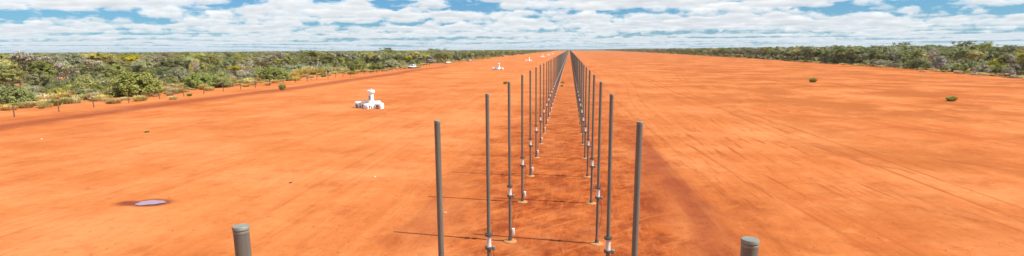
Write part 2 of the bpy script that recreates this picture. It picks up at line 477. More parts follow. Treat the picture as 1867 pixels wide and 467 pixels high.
def low_pole(seg):
    me = bpy.data.meshes.new('pole_low'); V, Fc, mi = [], [], []
    for (r0, z0, r1, z1, k) in ((.27, -.1, .27, .04, 2), (.060, .0, .060, Z1 - .03, 0), (.12, Z1 - .035, .12, Z1 + .035, 3), (.075, Z1 + .035, .075, Z2 - .035, 1), (.12, Z2 - .035, .12, Z2 + .035, 3), (.056, Z2 + .03, .056, T_POLE - .05, 0), (.0615, T_POLE - .05, .0615, T_POLE, 4)):
        o = len(V)
        for r, z in ((r0, z0), (r1, z1)):
            V += [(r * math.cos(2 * math.pi * i / seg), r * math.sin(2 * math.pi * i / seg), z) for i in range(seg)]
        for i in range(seg): Fc.append((o + i, o + (i + 1) % seg, o + seg + (i + 1) % seg, o + seg + i)); mi.append(k)
        Fc.append(tuple(range(o + seg, o + 2 * seg))); mi.append(k)
    me.from_pydata(V, [], Fc)
    for pp, k in zip(me.polygons, mi): pp.material_index = k
    for m in (m_pole, m_insul, m_pad, m_flange, m_cap): me.materials.append(m)
    return me
def low_pole_boxed(seg):
    me = low_pole(seg); bm = bmesh.new(); bm.from_mesh(me); n0 = len(bm.faces)
    box_bm(bm, .085, .205, -.08, .08, .28, .60); bm.faces.ensure_lookup_table()
    for f in list(bm.faces)[n0:]: f.material_index = 1
    bm.to_mesh(me); bm.free(); return me
lowL, lowR = low_pole_boxed(8), low_pole(8)

N_IND, N_PARTS, N_ALL = 150, 46, 468
far_V, far_F, far_M = [], [], []
def far_arrays(me):
    return np.array([v.co[:] for v in me.vertices]), [tuple(q.vertices) for q in me.polygons], [q.material_index for q in me.polygons]
farsrc = {'left': far_arrays(low_pole_boxed(4)), 'right': far_arrays(low_pole(4))}
for n in range(N_ALL):
    y = Y0_POLE + n * S_POLE
    for side, x in (('left', XL), ('right', XR)):
        zz = gz(x, y) if 2 < n < N_IND else 0.
        if n < N_IND:
            if n == 0: where = 'closest to the camera, only its capped top in view'
            elif n == 1: where = '2nd from the camera, its foot below the picture'
            else: where = '%s from the camera' % ordinal(n + 1)
            lab = 'grey antenna pole with white insulator in %s row, %s' % (side, where)
            if n in (0, 1): lab = 'grey antenna pole in %s row, %s' % (side, where)
            grp = 'antenna poles of the %s row' % side
            tilt = (rnd.gauss(0, .0022), rnd.gauss(0, .0026), rnd.gauss(0, .04))
        if n < N_PARTS:
            e = empty('antenna_pole', (x, y, zz)); e.rotation_euler = tilt
            tag(e, lab, 'pole', grp)
            for k in ('footing', 'base_sleeve', 'lower_pole'): link(k, pole_parts[k], e)
            ins = link('insulator', pole_parts['insulator'], e)
            link('flange', fl_lo, ins); link('flange', fl_hi, ins)
            upo = link('upper_pole', pole_parts['upper_pole'], e); link('cap', pole_parts['cap'], upo)
            link('bracket_box', bracket, e); link('cable', cable, e)
            if side == 'left': link('junction_box', jbox, e)
        elif n < N_IND:
            o = link('antenna_pole', lowL if side == 'left' else lowR); o.location = (x, y, zz); o.rotation_euler = tilt
            tag(o, lab, 'pole', grp)
        else:
            V, Fc, M_ = farsrc[side]; o0 = sum(len(v) for v in far_V)
            far_V.append(V + np.array([x, y, 0])); far_F += [tuple(i + o0 for i in q) for q in Fc]; far_M += M_
fm = bpy.data.meshes.new('far_antenna_poles'); fm.from_pydata([tuple(v) for v in np.concatenate(far_V)], [], far_F)
fm.polygons.foreach_set('material_index', np.array(far_M, dtype=np.int32))
for m in (m_pole, m_insul, m_pad, m_flange, m_cap): fm.materials.append(m)
fp = link('far_antenna_poles', fm); tag(fp, 'rest of both antenna pole rows running to the horizon', 'poles', None, 'stuff')

# ------------------------------------------------------------------ white pedestals beside the left row
m_white = simple('white_paint', (.80, .80, .79), .5, 0, .05, 3., .2)
m_grey = simple('grey_weathered_top', (.30, .29, .30), .6, .2, .1, 8.)
m_dark = simple('opening_shade', (.05, .045, .045), .7, 0, .1, 5.)
def pedestal(x, y, rz, label, detail=True):
    e = empty('beacon_pedestal', (x, y, gz(x, y)), rz)
    tag(e, label, 'beacon', 'white pedestals in a line left of the poles')
    box('plinth', (-.62, .62, -.62, .62, -.08, .55), e, m_white, .06)
    colm = link('column', lathe('column', [(.52, .55), (.50, .95), (.36, 1.15), (.335, 2.05), (.35, 2.12)], 20, m=m_white), e)
    cp = link('cap', lathe('cap', [(.33, 2.12), (.50, 2.17), (.54, 2.24), (.54, 2.46), (.48, 2.54), (.20, 2.58)], 20, m=m_white), colm)
    link('finial', lathe('finial', [(.20, 2.58), (.20, 2.70), (.10, 2.76)], 12, m=m_grey), cp)
    # ballast blocks in four arms round the plinth; the left arm is two blocks long
    for ang, x0, L, hgt, wd in ((-.04, .66, 1.30, .80, .85), (math.pi / 2 + .05, .66, 1.35, .90, .85), (math.pi - .04, .66, 1.0, 1.0, .9), (math.pi - .02, 1.76, 1.0, .88, .95), (-math.pi / 2 + .05, .66, .9, .72, .85)):
        bm = bmesh.new()
        box_bm(bm, x0, x0 + L, -wd / 2, wd / 2, .16, hgt, .15, 3, top=(.9, .84))
        me = bpy.data.meshes.new('ballast_block'); bm.to_mesh(me); bm.free(); me.shade_smooth(); me.set_sharp_from_angle(angle=math.radians(50))
        arm = link('ballast_block', me, e, m_white); arm.rotation_euler = (0, 0, ang)
        for fx in (x0 + .1, x0 + L - .30):
            box('foot', (fx, fx + .2, -wd / 2 + .06, wd / 2 - .06, -.08, .17), arm, m_white, .02)
        if detail:
            for s_ in (-1, 1): box('slot_shade', (x0 + L * .32, x0 + L * .68, s_ * wd / 2 * .96 - .03, s_ * wd / 2 * .96 + .03, .26, .48), arm, m_dark, .01)  # solid dark boxes, their colour standing in for shade in the block openings
            link('lifting_eye', lathe('lifting_eye', [(.07, hgt - .02), (.07, hgt + .05), (.04, hgt + .07)], 10, m=m_grey, off=(x0 + L / 2, 0)), arm)
    if detail:
        box('hatch', (-.17, .17, -.365, -.33, 1.25, 1.75), colm, m_grey, .01)
        link('collar', lathe('collar', [(.352, 1.12), (.37, 1.14), (.37, 1.2), (.345, 1.22)], 20, m=m_grey), colm)
    return e
WX = [(677, 198.5), (911, 127.5), (963, 111.5), (985, 104.3), (996, 101.1), (1003.5, 99)]
names = ['nearest', '2nd nearest', '3rd nearest', '4th nearest', '5th nearest', 'farthest visible']
for i, q in enumerate(WX):
    x, y = G(*q)
    pedestal(x - .25 if i == 0 else -28.6, y + .9, -.30 if i == 0 else -.2 + .1 * i, 'white four-armed pedestal with capped column, %s of the line left of the poles' % names[i], i < 2)

# ------------------------------------------------------------------ fence along the left scrub
m_rust = simple('rusty_steel', (.17, .085, .05), .85, .1, .3, 30.)
m_wire = simple('dull_wire', (.22, .16, .13), .6, .6, .1, 5.)
fence = empty('wire_fence', (-69.6, 60, 0)); tag(fence, 'rusty star-post wire fence between the red strip and the left scrub', 'fence')
def post_mesh():
    bm = bmesh.new()
    for a in (0, 2.094, 4.189):                                  # star picket: three ribs
        bmesh.ops.create_cube(bm, size=1, matrix=Matrix.Rotation(a, 4, 'Z') @ Matrix.Translation((.022, 0, .62)) @ Matrix.Diagonal((.044, .012, 1.64, 1)))
    me = bpy.data.meshes.new('post'); bm.to_mesh(me); bm.free(); me.materials.append(m_rust); return me
pmesh = post_mesh()
fy = 53.0; ys = []
while fy < 470:
    ys.append(fy); fy += 6.3 + rnd.uniform(-.6, .6)
for y in ys:
    x = -69.6 + rnd.gauss(0, .12)
    o = link('post', pmesh, fence); o.location = (x + 69.6, y - 60, gz(x, y)); o.rotation_euler = (rnd.gauss(0, .03), rnd.gauss(0, .03), rnd.uniform(0, 6))
    o.scale = (1.9, 1.9, rnd.uniform(.95, 1.12))
for h in (.35, .75, 1.15):
    pts = []
    for a, c in zip(ys, ys[1:]):
        pts += [(0, a - 60, h), (0, (a + c) / 2 - 60, h - .025)]
    me = tubes('wire', [(pts, [.003] * len(pts))], 3); link('wire', me, fence, m_wire)

# ------------------------------------------------------------------ vehicles
m_carw = simple('white_car_paint', (.78, .78, .78), .3, 0, .02, 2.)
m_cary = simple('pale_cream_car_paint', (.72, .74, .55), .35, 0, .03, 2.)
m_cars = simple('silver_car_paint', (.62, .58, .60), .3, .3, .03, 2.)
m_glass = simple('tinted_glass', (.02, .025, .035), .08, 0, .05, 2.)
m_tyre = simple('tyre_rubber', (.025, .024, .023), .85, 0, .1, 20.)
m_rim = simple('steel_rim', (.45, .45, .46), .35, .8, .05, 8.)
m_trim = simple('black_bumper', (.05, .05, .055), .6, 0, .1, 10.)
m_lamp = simple('clear_lamp', (.8, .8, .78), .15, 0, .02, 5.)
m_red = simple('red_lamp', (.45, .02, .02), .25, 0, .05, 5.)
def extrude_profile(name, prof, y0, y1, parent, m, bev=.05, taper=0.):
    bm = bmesh.new()
    A = [bm.verts.new((x, y0 + (taper if z > 1.15 else 0), z)) for x, z in prof]; B = [bm.verts.new((x, y1 - (taper if z > 1.15 else 0), z)) for x, z in prof]
    n = len(prof); bm.faces.new(list(reversed(A))); bm.faces.new(B)
    for i in range(n): bm.faces.new((A[i], A[(i + 1) % n], B[(i + 1) % n], B[i]))
    bmesh.ops.recalc_face_normals(bm, faces=bm.faces)
    bmesh.ops.bevel(bm, geom=list(bm.edges), offset=bev, segments=2, affect='EDGES')
    me = bpy.data.meshes.new(name); bm.to_mesh(me); bm.free(); me.shade_smooth(); me.set_sharp_from_angle(angle=math.radians(35))
    return link(name, me, parent, m)
def quad_pane(name, pts, parent, n):
    bm = bmesh.new(); nv_ = Vector(n).normalized() * .02
    A = [bm.verts.new(Vector(q)) for q in pts]; B = [bm.verts.new(Vector(q) + nv_) for q in pts]
    k = len(pts); bm.faces.new(A); bm.faces.new(list(reversed(B)))
    for i in range(k): bm.faces.new((A[i], B[i], B[(i + 1) % k], A[(i + 1) % k]))
    bmesh.ops.recalc_face_normals(bm, faces=bm.faces)
    me = bpy.data.meshes.new(name); bm.to_mesh(me); bm.free(); return link(name, me, parent, m_glass)
def vehicle(name, x, y, rz, paint, label, cat, ute=False):
    e = empty(name, (x, y, gz(x, y)), rz); tag(e, label, cat, 'vehicles parked by the left scrub')
    # x forward, 4.9 m long
    body = extrude_profile('body', [(-2.4, .5), (-2.42, 1.05), (-2.38, 1.12), (1.0, 1.13), (2.25, 1.02), (2.42, .85), (2.42, .48), (1.9, .38), (-1.9, .38)], -.93, .93, e, paint)
    if ute:
        cab = extrude_profile('cabin', [(-.45, 1.1), (-.35, 1.72), (.45, 1.76), (1.1, 1.1)], -.86, .86, e, paint, .05, .12)
        tray = box('tray', (-2.45, -.55, -.95, .95, 1.13, 1.2), e, m_rim, .01)
        for dims in ((-2.45, -.55, -.95, -.90, 1.2, 1.48), (-2.45, -.55, .90, .95, 1.2, 1.48), (-2.45, -2.40, -.9, .9, 1.2, 1.48)): box('tray_side', dims, tray, m_rim)
        xs = [(-.28, .32)]; rear = -.40
    else:
        cab = extrude_profile('cabin', [(-2.36, 1.1), (-2.2, 1.80), (.15, 1.83), (.95, 1.1)], -.88, .88, e, paint, .06, .13)
        box('roof_rack', (-1.9, -.2, -.6, .6, 1.86, 1.91), e, m_trim)
        xs = [(-2.05, -1.25), (-1.17, -.42), (-.34, .32)]; rear = -2.30
    for s in (-1, 1):
        for a, c in xs:
            top = 1.70
            quad_pane('window', [(a, s * .845, 1.22), (c + .18 if c > .2 else c, s * .845, 1.22), (c - .12 if c > .2 else c, s * .775, top), (a, s * .775, top)], cab, (0, s, .2))
    if ute: quad_pane('windscreen', [(1.02, -.66, 1.2), (1.02, .66, 1.2), (.53, .58, 1.70), (.53, -.58, 1.70)], cab, (1, 0, .6))
    else: quad_pane('windscreen', [(.86, -.68, 1.2), (.86, .68, 1.2), (.30, .60, 1.74), (.30, -.60, 1.74)], cab, (1, 0, .6))
    quad_pane('rear_window', [(rear - .04, -.66, 1.22), (rear - .04, .66, 1.22), (rear + .06, .58, 1.68), (rear + .06, -.58, 1.68)], cab, (-1, 0, .2))
    for wx in (-1.45, 1.5):
        for s in (-1, 1):
            w = link('wheel', lathe('wheel', [(.22, -.10), (.35, -.12), (.385, -.06), (.385, .06), (.35, .12), (.22, .10)], 18, m=m_tyre), e)
            w.location = (wx, s * .84, .385); w.rotation_euler = (math.pi / 2, 0, 0)
            link('rim', lathe('rim', [(.20, -.125), (.215, -.115), (.215, .115), (.20, .125)], 14, m=m_rim), w)
    box('bumper', (2.36, 2.52, -.9, .9, .42, .66), e, m_trim, .03); box('bumper', (-2.52, -2.38, -.9, .9, .42, .64), e, m_trim, .03)
    for s in (-1, 1):
        box('headlight', (2.34, 2.435, s * .72 - .16, s * .72 + .16, .74, .92), e, m_lamp, .02)
        box('tail_light', (-2.435, -2.36, s * .84 - .07, s * .84 + .07, .74, 1.02), e, m_red, .01)
        box('mirror', (.62, .74, s * .98 - .09, s * .98 + .09, 1.13, 1.30), e, m_trim, .02)
    return e
vehicle('parked_wagon', -70.6, 256, math.radians(-100), m_carw, 'white off-road wagon with dark windows parked nearest at the left scrub', 'car')
vehicle('parked_ute', -73.0, 344, math.radians(60), m_cary, 'pale cream utility truck parked beyond the white wagon', 'truck', True)
vehicle('parked_wagon', -70.8, 408, math.radians(75), m_cars, 'silver wagon farthest along the left scrub edge', 'car')

# ------------------------------------------------------------------ vegetation
def leaf_mat(name, ca, cb, cc, trans=.32):
    m, b, out = mat(name)
    g = b.n('ShaderNodeNewGeometry'); oi = b.n('ShaderNodeObjectInfo')
    tcn = b.n('ShaderNodeTexCoord')
    r = g.outputs['Random Per Island']
    c = b.mix(r, col(*ca), col(*cb))
    nz = b.noise(tcn.outputs['Object'], .9, 3., .6)
    c = b.mix(b.rng(nz, .45, .65, 0, .55), c, col(*cc))
    hs = b.n('ShaderNodeHueSaturation'); b.put(hs.inputs['Color'], c)
    b.put(hs.inputs['Hue'], b.rng(oi.outputs['Random'], 0, 1, .478, .52))
    r2 = b.m('FRACT', b.m('MULTIPLY', oi.outputs['Random'], 7.31))
    b.put(hs.inputs['Saturation'], b.rng(r2, 0, 1, .72, 1.08))
    r3 = b.m('FRACT', b.m('MULTIPLY', oi.outputs['Random'], 13.7))
    b.put(hs.inputs['Value'], b.rng(r3, 0, 1, 1.15, 1.75))
    p = b.n('ShaderNodeBsdfPrincipled'); b.put(p.inputs['Base Color'], hs.outputs[0]); p.inputs['Roughness'].default_value = .6
    p.inputs['Specular IOR Level'].default_value = .25
    t = b.n('ShaderNodeBsdfTranslucent'); b.put(t.inputs[0], hs.outputs[0])
    mx = b.n('ShaderNodeMixShader'); mx.inputs[0].default_value = trans
    m.node_tree.links.new(p.outputs[0], mx.inputs[1]); m.node_tree.links.new(t.outputs[0], mx.inputs[2])
    m.node_tree.links.new(mx.outputs[0], out.inputs[0])
    return m
m_olive = leaf_mat('olive_leaf', (.155, .168, .036), (.255, .255, .078), (.135, .145, .040))
m_greyg = leaf_mat('grey_green_leaf', (.185, .195, .080), (.30, .305, .155), (.16, .17, .078))
m_yel = leaf_mat('yellow_green_leaf', (.27, .255, .016), (.39, .345, .03), (.20, .20, .022))
m_dark_l = leaf_mat('dark_green_leaf', (.11, .13, .032), (.19, .20, .06), (.095, .112, .032))
m_mauve = leaf_mat('mauve_grey_twig', (.20, .165, .12), (.31, .255, .195), (.175, .155, .095), .15)
m_straw = leaf_mat('straw_grass', (.36, .29, .085), (.50, .40, .15), (.28, .25, .06), .3)
m_green_g = leaf_mat('green_grass', (.17, .20, .035), (.28, .29, .07), (.15, .17, .035), .3)
m_bark = simple('grey_bark', (.14, .11, .09), .9, 0, .3, 12., .5)
m_bark_pale = simple('pale_bark', (.36, .31, .26), .9, 0, .2, 12., .5)

def leaves(centres, radii, per, size, rg, up_bias=.45, core=None, aspect=.6, squash=.8):
    """many leaf-sized quads scattered through clumps; returns verts, quads"""
    n = len(centres) * per
    cen = np.repeat(np.asarray(centres, float), per, 0); rad = np.repeat(np.asarray(radii, float), per)
    dirs = rg.normal(size=(n, 3)); dirs /= np.linalg.norm(dirs, axis=1)[:, None]
    rr_ = rg.uniform(0, 1, n) ** .45
    pos_ = cen + dirs * (rad * rr_)[:, None] * np.array([1, 1, squash])
    nrm = dirs * .55 + rg.normal(size=(n, 3)) * .42; nrm[:, 2] += up_bias
    if core is not None:
        g_ = pos_ - np.asarray(core, float); g_ /= np.linalg.norm(g_, axis=1)[:, None] + 1e-6; nrm += g_ * .75
    q = rg.normal(size=(n, 3)); a = np.cross(nrm, q); a /= np.linalg.norm(a, axis=1)[:, None]
    c = np.cross(nrm, a); c /= np.linalg.norm(c, axis=1)[:, None]
    s = size * rg.uniform(.6, 1.4, n)[:, None]
    v = np.stack([pos_ - a * s * .5, pos_ + c * s * aspect * .5, pos_ + a * s * .5, pos_ - c * s * aspect * .5], 1).reshape(-1, 3)
    return v

def quad_mesh(name, v, m):
    me = bpy.data.meshes.new(name); n = len(v)
    me.vertices.add(n); me.vertices.foreach_set('co', v.astype(np.float32).ravel())
    me.loops.add(n); me.polygons.add(n // 4)
    me.loops.foreach_set('vertex_index', np.arange(n, dtype=np.int32)); me.polygons.foreach_set('loop_start', np.arange(0, n, 4, dtype=np.int32))
    me.update(calc_edges=True); me.materials.append(m); return me

def make_tree(seed, h, spread, stems, m_leaf, m_trunk, clumps=95, per=85, lsize=.20, crown_base=.38, flat=.8, clr=.62):
    """unit protos in metres: (trunk mesh, crown mesh)"""
    r = random.Random(seed); rg = np.random.default_rng(seed)
    lst, tips = [], []
    def branch(p0, dirv, L, rad, lvl):
        pts, rads = [p0], [rad]; p_, d_ = p0.copy(), dirv.normalized()
        for k in range(4):
            d_ = (d_ + Vector((r.gauss(0, .16), r.gauss(0, .16), .10))).normalized()
            p_ = p_ + d_ * L / 4; pts.append(p_.copy()); rads.append(rad * (1 - .14 * (k + 1)))
        lst.append((pts, rads))
        if lvl == 0: tips.append(p_); tips.append((pts[2] + pts[3]) / 2); return
        for k in range(r.choice((2, 3, 3))):
            a = r.uniform(0, 6.28); out_ = Vector((math.cos(a), math.sin(a), 0)) * r.uniform(.5, 1.0)
            branch(p_ if k else pts[3], (d_ * .9 + out_), L * r.uniform(.55, .8), rads[-1] * .75, lvl - 1)
    for k in range(stems):
        a = 6.28 * k / stems + r.uniform(-.5, .5); lean = r.uniform(.25, .5) * spread if stems > 1 else .1
        branch(Vector((.12 * math.cos(a) * stems / 2, .12 * math.sin(a) * stems / 2, -.15)), Vector((math.cos(a) * lean, math.sin(a) * lean, 1)), h * .42, .11 * h / 6, 2)
    T = np.array([t[:] for t in tips])
    zmax = T[:, 2].max(); T[:, 2] *= (h - .5) / zmax
    for pts, rads in lst:
        for q in pts: q.z = q.z * (h - .5) / zmax if q.z > 0 else q.z
    R = np.hypot(T[:, 0], T[:, 1]).max(); k = spread * h * .42 / R
    T[:, :2] *= k
    for pts, rads in lst:
        for q in pts: q.x *= k; q.y *= k
    sel = T[rg.integers(0, len(T), clumps)] + rg.normal(size=(clumps, 3)) * .35
    sel[:, 2] = np.clip(sel[:, 2], h * crown_base, h - .3)
    v = leaves(sel, rg.uniform(.5, 1.15, clumps) * clr * h / 6.5, per, lsize, rg, squash=flat * .7, core=(0, 0, h * .45))
    tm = tubes('trunk', lst, 5); tm.materials.append(m_trunk)
    return tm, quad_mesh('crown', v, m_leaf)

def make_shrub(seed, w, h, m_leaf, m_trunk, clumps=110, per=95, lsize=.155, openness=0.):
    r = random.Random(seed); rg = np.random.default_rng(seed)
    cs, rs = [], []
    lob = [(r.uniform(-.25, .25) * w, r.uniform(-.25, .25) * w, r.uniform(.75, 1.05)) for _ in range(4)]
    for k in range(clumps):
        a = r.uniform(0, 6.28); el = math.asin(r.uniform(-.05, 1)); lx, ly, ls = r.choice(lob)
        q = r.uniform(.62, 1) if r.random() < .75 else r.uniform(.2, .6)
        cs.append((lx + math.cos(a) * math.cos(el) * w * .30 * q * ls, ly + math.sin(a) * math.cos(el) * w * .30 * q * ls, max(.15, .12 * h + math.sin(el) * (h * .80) * q * ls)))
        rs.append(r.uniform(.16, .30) * min(w, h * 1.3) * .55)
    v = leaves(cs, rs, per, lsize, rg, up_bias=.45, squash=.85, core=(0, 0, h * .2))
    lst = []
    for k in range(9):
        a = r.uniform(0, 6.28); L = r.uniform(.5, .85)
        e_ = Vector((math.cos(a) * w * .33 * L, math.sin(a) * w * .33 * L, h * r.uniform(.5, .85)))
        lst.append(([Vector((math.cos(a) * .1, math.sin(a) * .1, -.1)), e_ * .45 + Vector((0, 0, -.1 * h)), e_], [.045, .03, .012]))
    tm = tubes('stem', lst, 4); tm.materials.append(m_trunk)
    return tm, quad_mesh('crown', v, m_leaf)

def make_tuft(seed, w, h, m, n=420):
    rg = np.random.default_rng(seed)
    a = rg.uniform(0, 6.28, n); r0 = rg.uniform(0, 1, n) ** .6 * w * .32
    lean = rg.uniform(.1, .75, n); L = h * rg.uniform(.55, 1.15, n)
    bx, by = r0 * np.cos(a), r0 * np.sin(a); a2 = a + rg.normal(0, .5, n)
    tip = np.stack([bx + np.cos(a2) * L * lean, by + np.sin(a2) * L * lean, L * np.sqrt(1 - np.minimum(lean, .95) ** 2)], 1)
    root = np.stack([bx, by, np.full(n, -.04)], 1); mid = root * .45 + tip * .55; mid[:, 2] += .06 * h
    sd = np.stack([-np.sin(a2), np.cos(a2), np.zeros(n)], 1) * (.022 * w + .012)
    v = np.stack([root - sd * .6, mid - sd, tip, mid + sd], 1).reshape(-1, 4, 3)
    return quad_mesh('blades', v.reshape(-1, 3), m)

# name, (trunk, crown), nominal height, nominal width, words, category
PROTO = {}
def proto(key, name, parts, h, w, words, cat, tn):
    co = np.array([v.co[:] for v in parts[1].vertices]); lo_, hi_ = np.percentile(co, 2, axis=0), np.percentile(co, 98, axis=0)
    w = float((hi_ - lo_)[:2].mean()); h = float(np.percentile(co[:, 2], 99))
    PROTO[key] = dict(name=name, parts=parts, h=h, w=w, words=words, cat=cat, tn=tn)
proto('mulga1', 'mulga_tree', make_tree(1, 6.5, 1.0, 3, m_greyg, m_bark), 6.5, 5.6, 'grey-green mulga tree', 'tree', 'trunk')
proto('mulga2', 'mulga_tree', make_tree(2, 6.5, .8, 2, m_olive, m_bark), 6.5, 4.8, 'olive mulga tree', 'tree', 'trunk')
proto('mulga3', 'mulga_tree', make_tree(3, 6.5, 1.15, 4, m_dark_l, m_bark, 80, 55), 6.5, 6.2, 'dark green spreading tree', 'tree', 'trunk')
proto('yellow1', 'wattle_tree', make_tree(4, 6.0, 1.0, 3, m_yel, m_bark), 6.0, 5.4, 'yellow-green wattle tree', 'tree', 'trunk')
proto('gnarled', 'gnarled_tree', make_tree(5, 7.0, 1.05, 2, m_mauve, m_bark, 60, 42, .22), 7.0, 6.0, 'sparse grey-brown gnarled tree', 'tree', 'trunk')
proto('vee', 'umbrella_tree', make_tree(6, 6.5, 1.15, 4, m_olive, m_bark_pale, 55, 60, .24, .66, .55), 6.5, 6.4, 'flat-topped tree with pale forked trunks', 'tree', 'trunk')
proto('bush1', 'olive_shrub', make_shrub(11, 3.6, 2.7, m_olive, m_bark), 2.7, 3.4, 'rounded olive shrub', 'shrub', 'stem')
proto('bush2', 'grey_green_shrub', make_shrub(12, 3.6, 2.5, m_greyg, m_bark), 2.5, 3.4, 'rounded grey-green shrub', 'shrub', 'stem')
proto('bush3', 'dark_green_shrub', make_shrub(13, 3.2, 2.6, m_dark_l, m_bark), 2.6, 3.0, 'dense dark green shrub', 'shrub', 'stem')
proto('bush4', 'mauve_shrub', make_shrub(14, 3.0, 2.2, m_mauve, m_bark, 90, 80), 2.2, 2.8, 'mauve-grey twiggy shrub', 'shrub', 'stem')
proto('bush5', 'yellow_green_shrub', make_shrub(15, 3.2, 2.6, m_yel, m_bark), 2.6, 3.0, 'yellow-green shrub', 'shrub', 'stem')
TUFT = {'straw1': (make_tuft(21, 1.6, .75, m_straw), .75, 1.6), 'straw2': (make_tuft(22, 1.9, .6, m_straw), .6, 1.9), 'green1': (make_tuft(23, 1.3, .7, m_green_g), .7, 1.3)}

def plant(key, x, y, sw, sh, rz, label, group):
    pr = PROTO[key]; e = empty(pr['name'], (x, y, gz(x, y)), rz); e.scale = (sw, sw, sh)
    tag(e, label, pr['cat'], group)
    link(pr['tn'], pr['parts'][0], e); link('crown', pr['parts'][1], e)
    return e
taken = []
def by_px(key, px, py, wpx, top, label, group=None):
    """plant standing at a ground pixel, as wide and tall as the photo shows it"""
    x, y = G(px, py); dpt = project(x, y, 0)[2]; pr = PROTO[key]
    w = wpx * dpt / F_PX; h = (py - top) * dpt / F_PX
    x += 0; y += w * .35
    plant(key, x, y, w / pr['w'], h / pr['h'], rnd.uniform(0, 6.28), label, group)
    taken.append((x, y, w * .42))
LG, RG = 'plants of the left scrub', 'plants of the right scrub'
HAND = [
 ('bush1', 10, 193, 52, 160, 'rounded olive shrub cut by the left picture edge behind the first fence post'),
 ('bush2', 45, 184, 36, 158, 'grey-green shrub just right of the olive shrub at the left picture edge'),
 ('bush3', 91, 166, 27, 149, 'small dark green shrub in front of the pale spiky tree'),
 ('bush1', 146, 170, 40, 143, 'olive shrub between the dark shrub and the big lone shrub'),
 ('bush1', 230, 177, 66, 134, 'biggest round olive shrub, at the red soil beyond the fence'),
 ('bush2', 196, 160, 44, 136, 'grey-green shrub tucked behind the left of the biggest round shrub'),
 ('bush1', 352, 162, 40, 134, 'left of the two touching round shrubs at the soil edge'),
 ('bush1', 394, 160, 43, 133, 'right of the two touching round shrubs at the soil edge'),
 ('bush2', 321, 154, 28, 125, 'pale grey-green shrub left of the two touching round shrubs'),
 ('bush4', 428, 144, 26, 119, 'mauve-grey shrub behind the right of the touching shrubs'),
 ('bush2', 449, 148, 30, 134, 'low grey-green shrub between touching shrubs and the broad one'),
 ('bush1', 489, 148, 48, 125, 'broad olive shrub just left of the lone green tussock'),
 ('bush2', 290, 150, 40, 126, 'grey-green shrub right of and behind the biggest round shrub'),
 ('bush2', 540, 135, 40, 119, 'grey-green shrub left of the pale forked trunks'),
 ('bush2', 586, 135, 26, 121, 'pale round shrub under the right of the forked tree'),
 ('bush5', 616, 121, 26, 103, 'bright yellow-green shrub behind the grassy left edge'),
 ('bush1', 648, 132, 30, 110, 'olive shrub at the edge between yellow shrub and white wagon'),
 ('bush3', 683, 128, 24, 116, 'low dark shrub standing on bare red soil left of the white wagon'),
 ('bush2', 708, 125, 30, 110, 'grey-green shrub just left of the white wagon'),
 ('bush4', 777, 116, 20, 104, 'mauve-grey domed shrub between the white wagon and the cream truck'),
 ('gnarled', 24, 160, 56, 96, 'gnarled dark-trunked tree near the left picture edge'),
 ('mulga1', 114, 152, 46, 100, 'pale grey-green spiky tree behind the small dark shrub'),
 ('yellow1', 160, 146, 50, 97, 'yellow-green tree right of the pale spiky tree'),
 ('yellow1', 236, 134, 34, 101, 'yellow-green tree above the biggest round shrub'),
 ('mulga2', 205, 143, 40, 104, 'olive tree between the two yellow-green trees at left'),
 ('gnarled', 300, 136, 38, 97, 'grey-brown bare-looking tree behind the pale shrub'),
 ('mulga3', 350, 128, 34, 101, 'dark green tree behind the two touching shrubs'),
 ('gnarled', 506, 135, 32, 97, 'mauve-grey tree above the broad olive shrub'),
 ('vee', 569, 129, 44, 92.5, 'flat-topped tree with pale forked trunks over straw grass'),
 ('mulga1', 470, 128, 38, 103, 'grey-green tree left of the mauve-grey tree'),
 ('mulga2', 705, 113, 24, 88, 'tallest dark olive tree standing above the left horizon, left of the wagon'),
 ('mulga3', 792, 108, 30, 89, 'brown-green tall tree above the cream truck'),
 ('bush4', 1717, 127, 21, 104, 'mauve-grey round shrub at the front of the right scrub'),
 ('bush1', 1683, 126.5, 34, 107, 'olive shrub left of the mauve round shrub in the right scrub'),
 ('bush4', 1754, 129, 21, 117, 'low mauve shrub right of the mauve round shrub in the right scrub'),
 ('bush4', 1853, 134, 22, 118, 'mauve shrub near the right picture edge'),
 ('bush5', 1826, 131, 34, 108, 'bright green shrub left of the mauve shrub at the right picture edge'),
 ('bush1', 1783, 128, 36, 108, 'wide olive shrub in the middle of the right front edge'),
 ('bush3', 1640, 121, 24, 104, 'dark green shrub at the front of the right scrub, left of the olive one'),
 ('mulga3', 1760, 112, 32, 75, 'tallest rounded tree on the right skyline'),
 ('mulga1', 1800, 112, 30, 77, 'second tall tree on the right skyline, right of the tallest'),
 ('bush2', 1742, 110, 40, 90, 'large pale grey dome shrub in the middle of the right scrub'),
 ('yellow1', 1455, 103, 22, 84, 'bright yellow-green tree at the far part of the right scrub'),
 ('mulga3', 1648, 108, 24, 78, 'dark rounded tree on the right skyline left of the tallest'),
]
for k, px, py, w, top, lab in HAND: by_px(k, px, py, w, top, lab, LG if px < 1000 else RG)

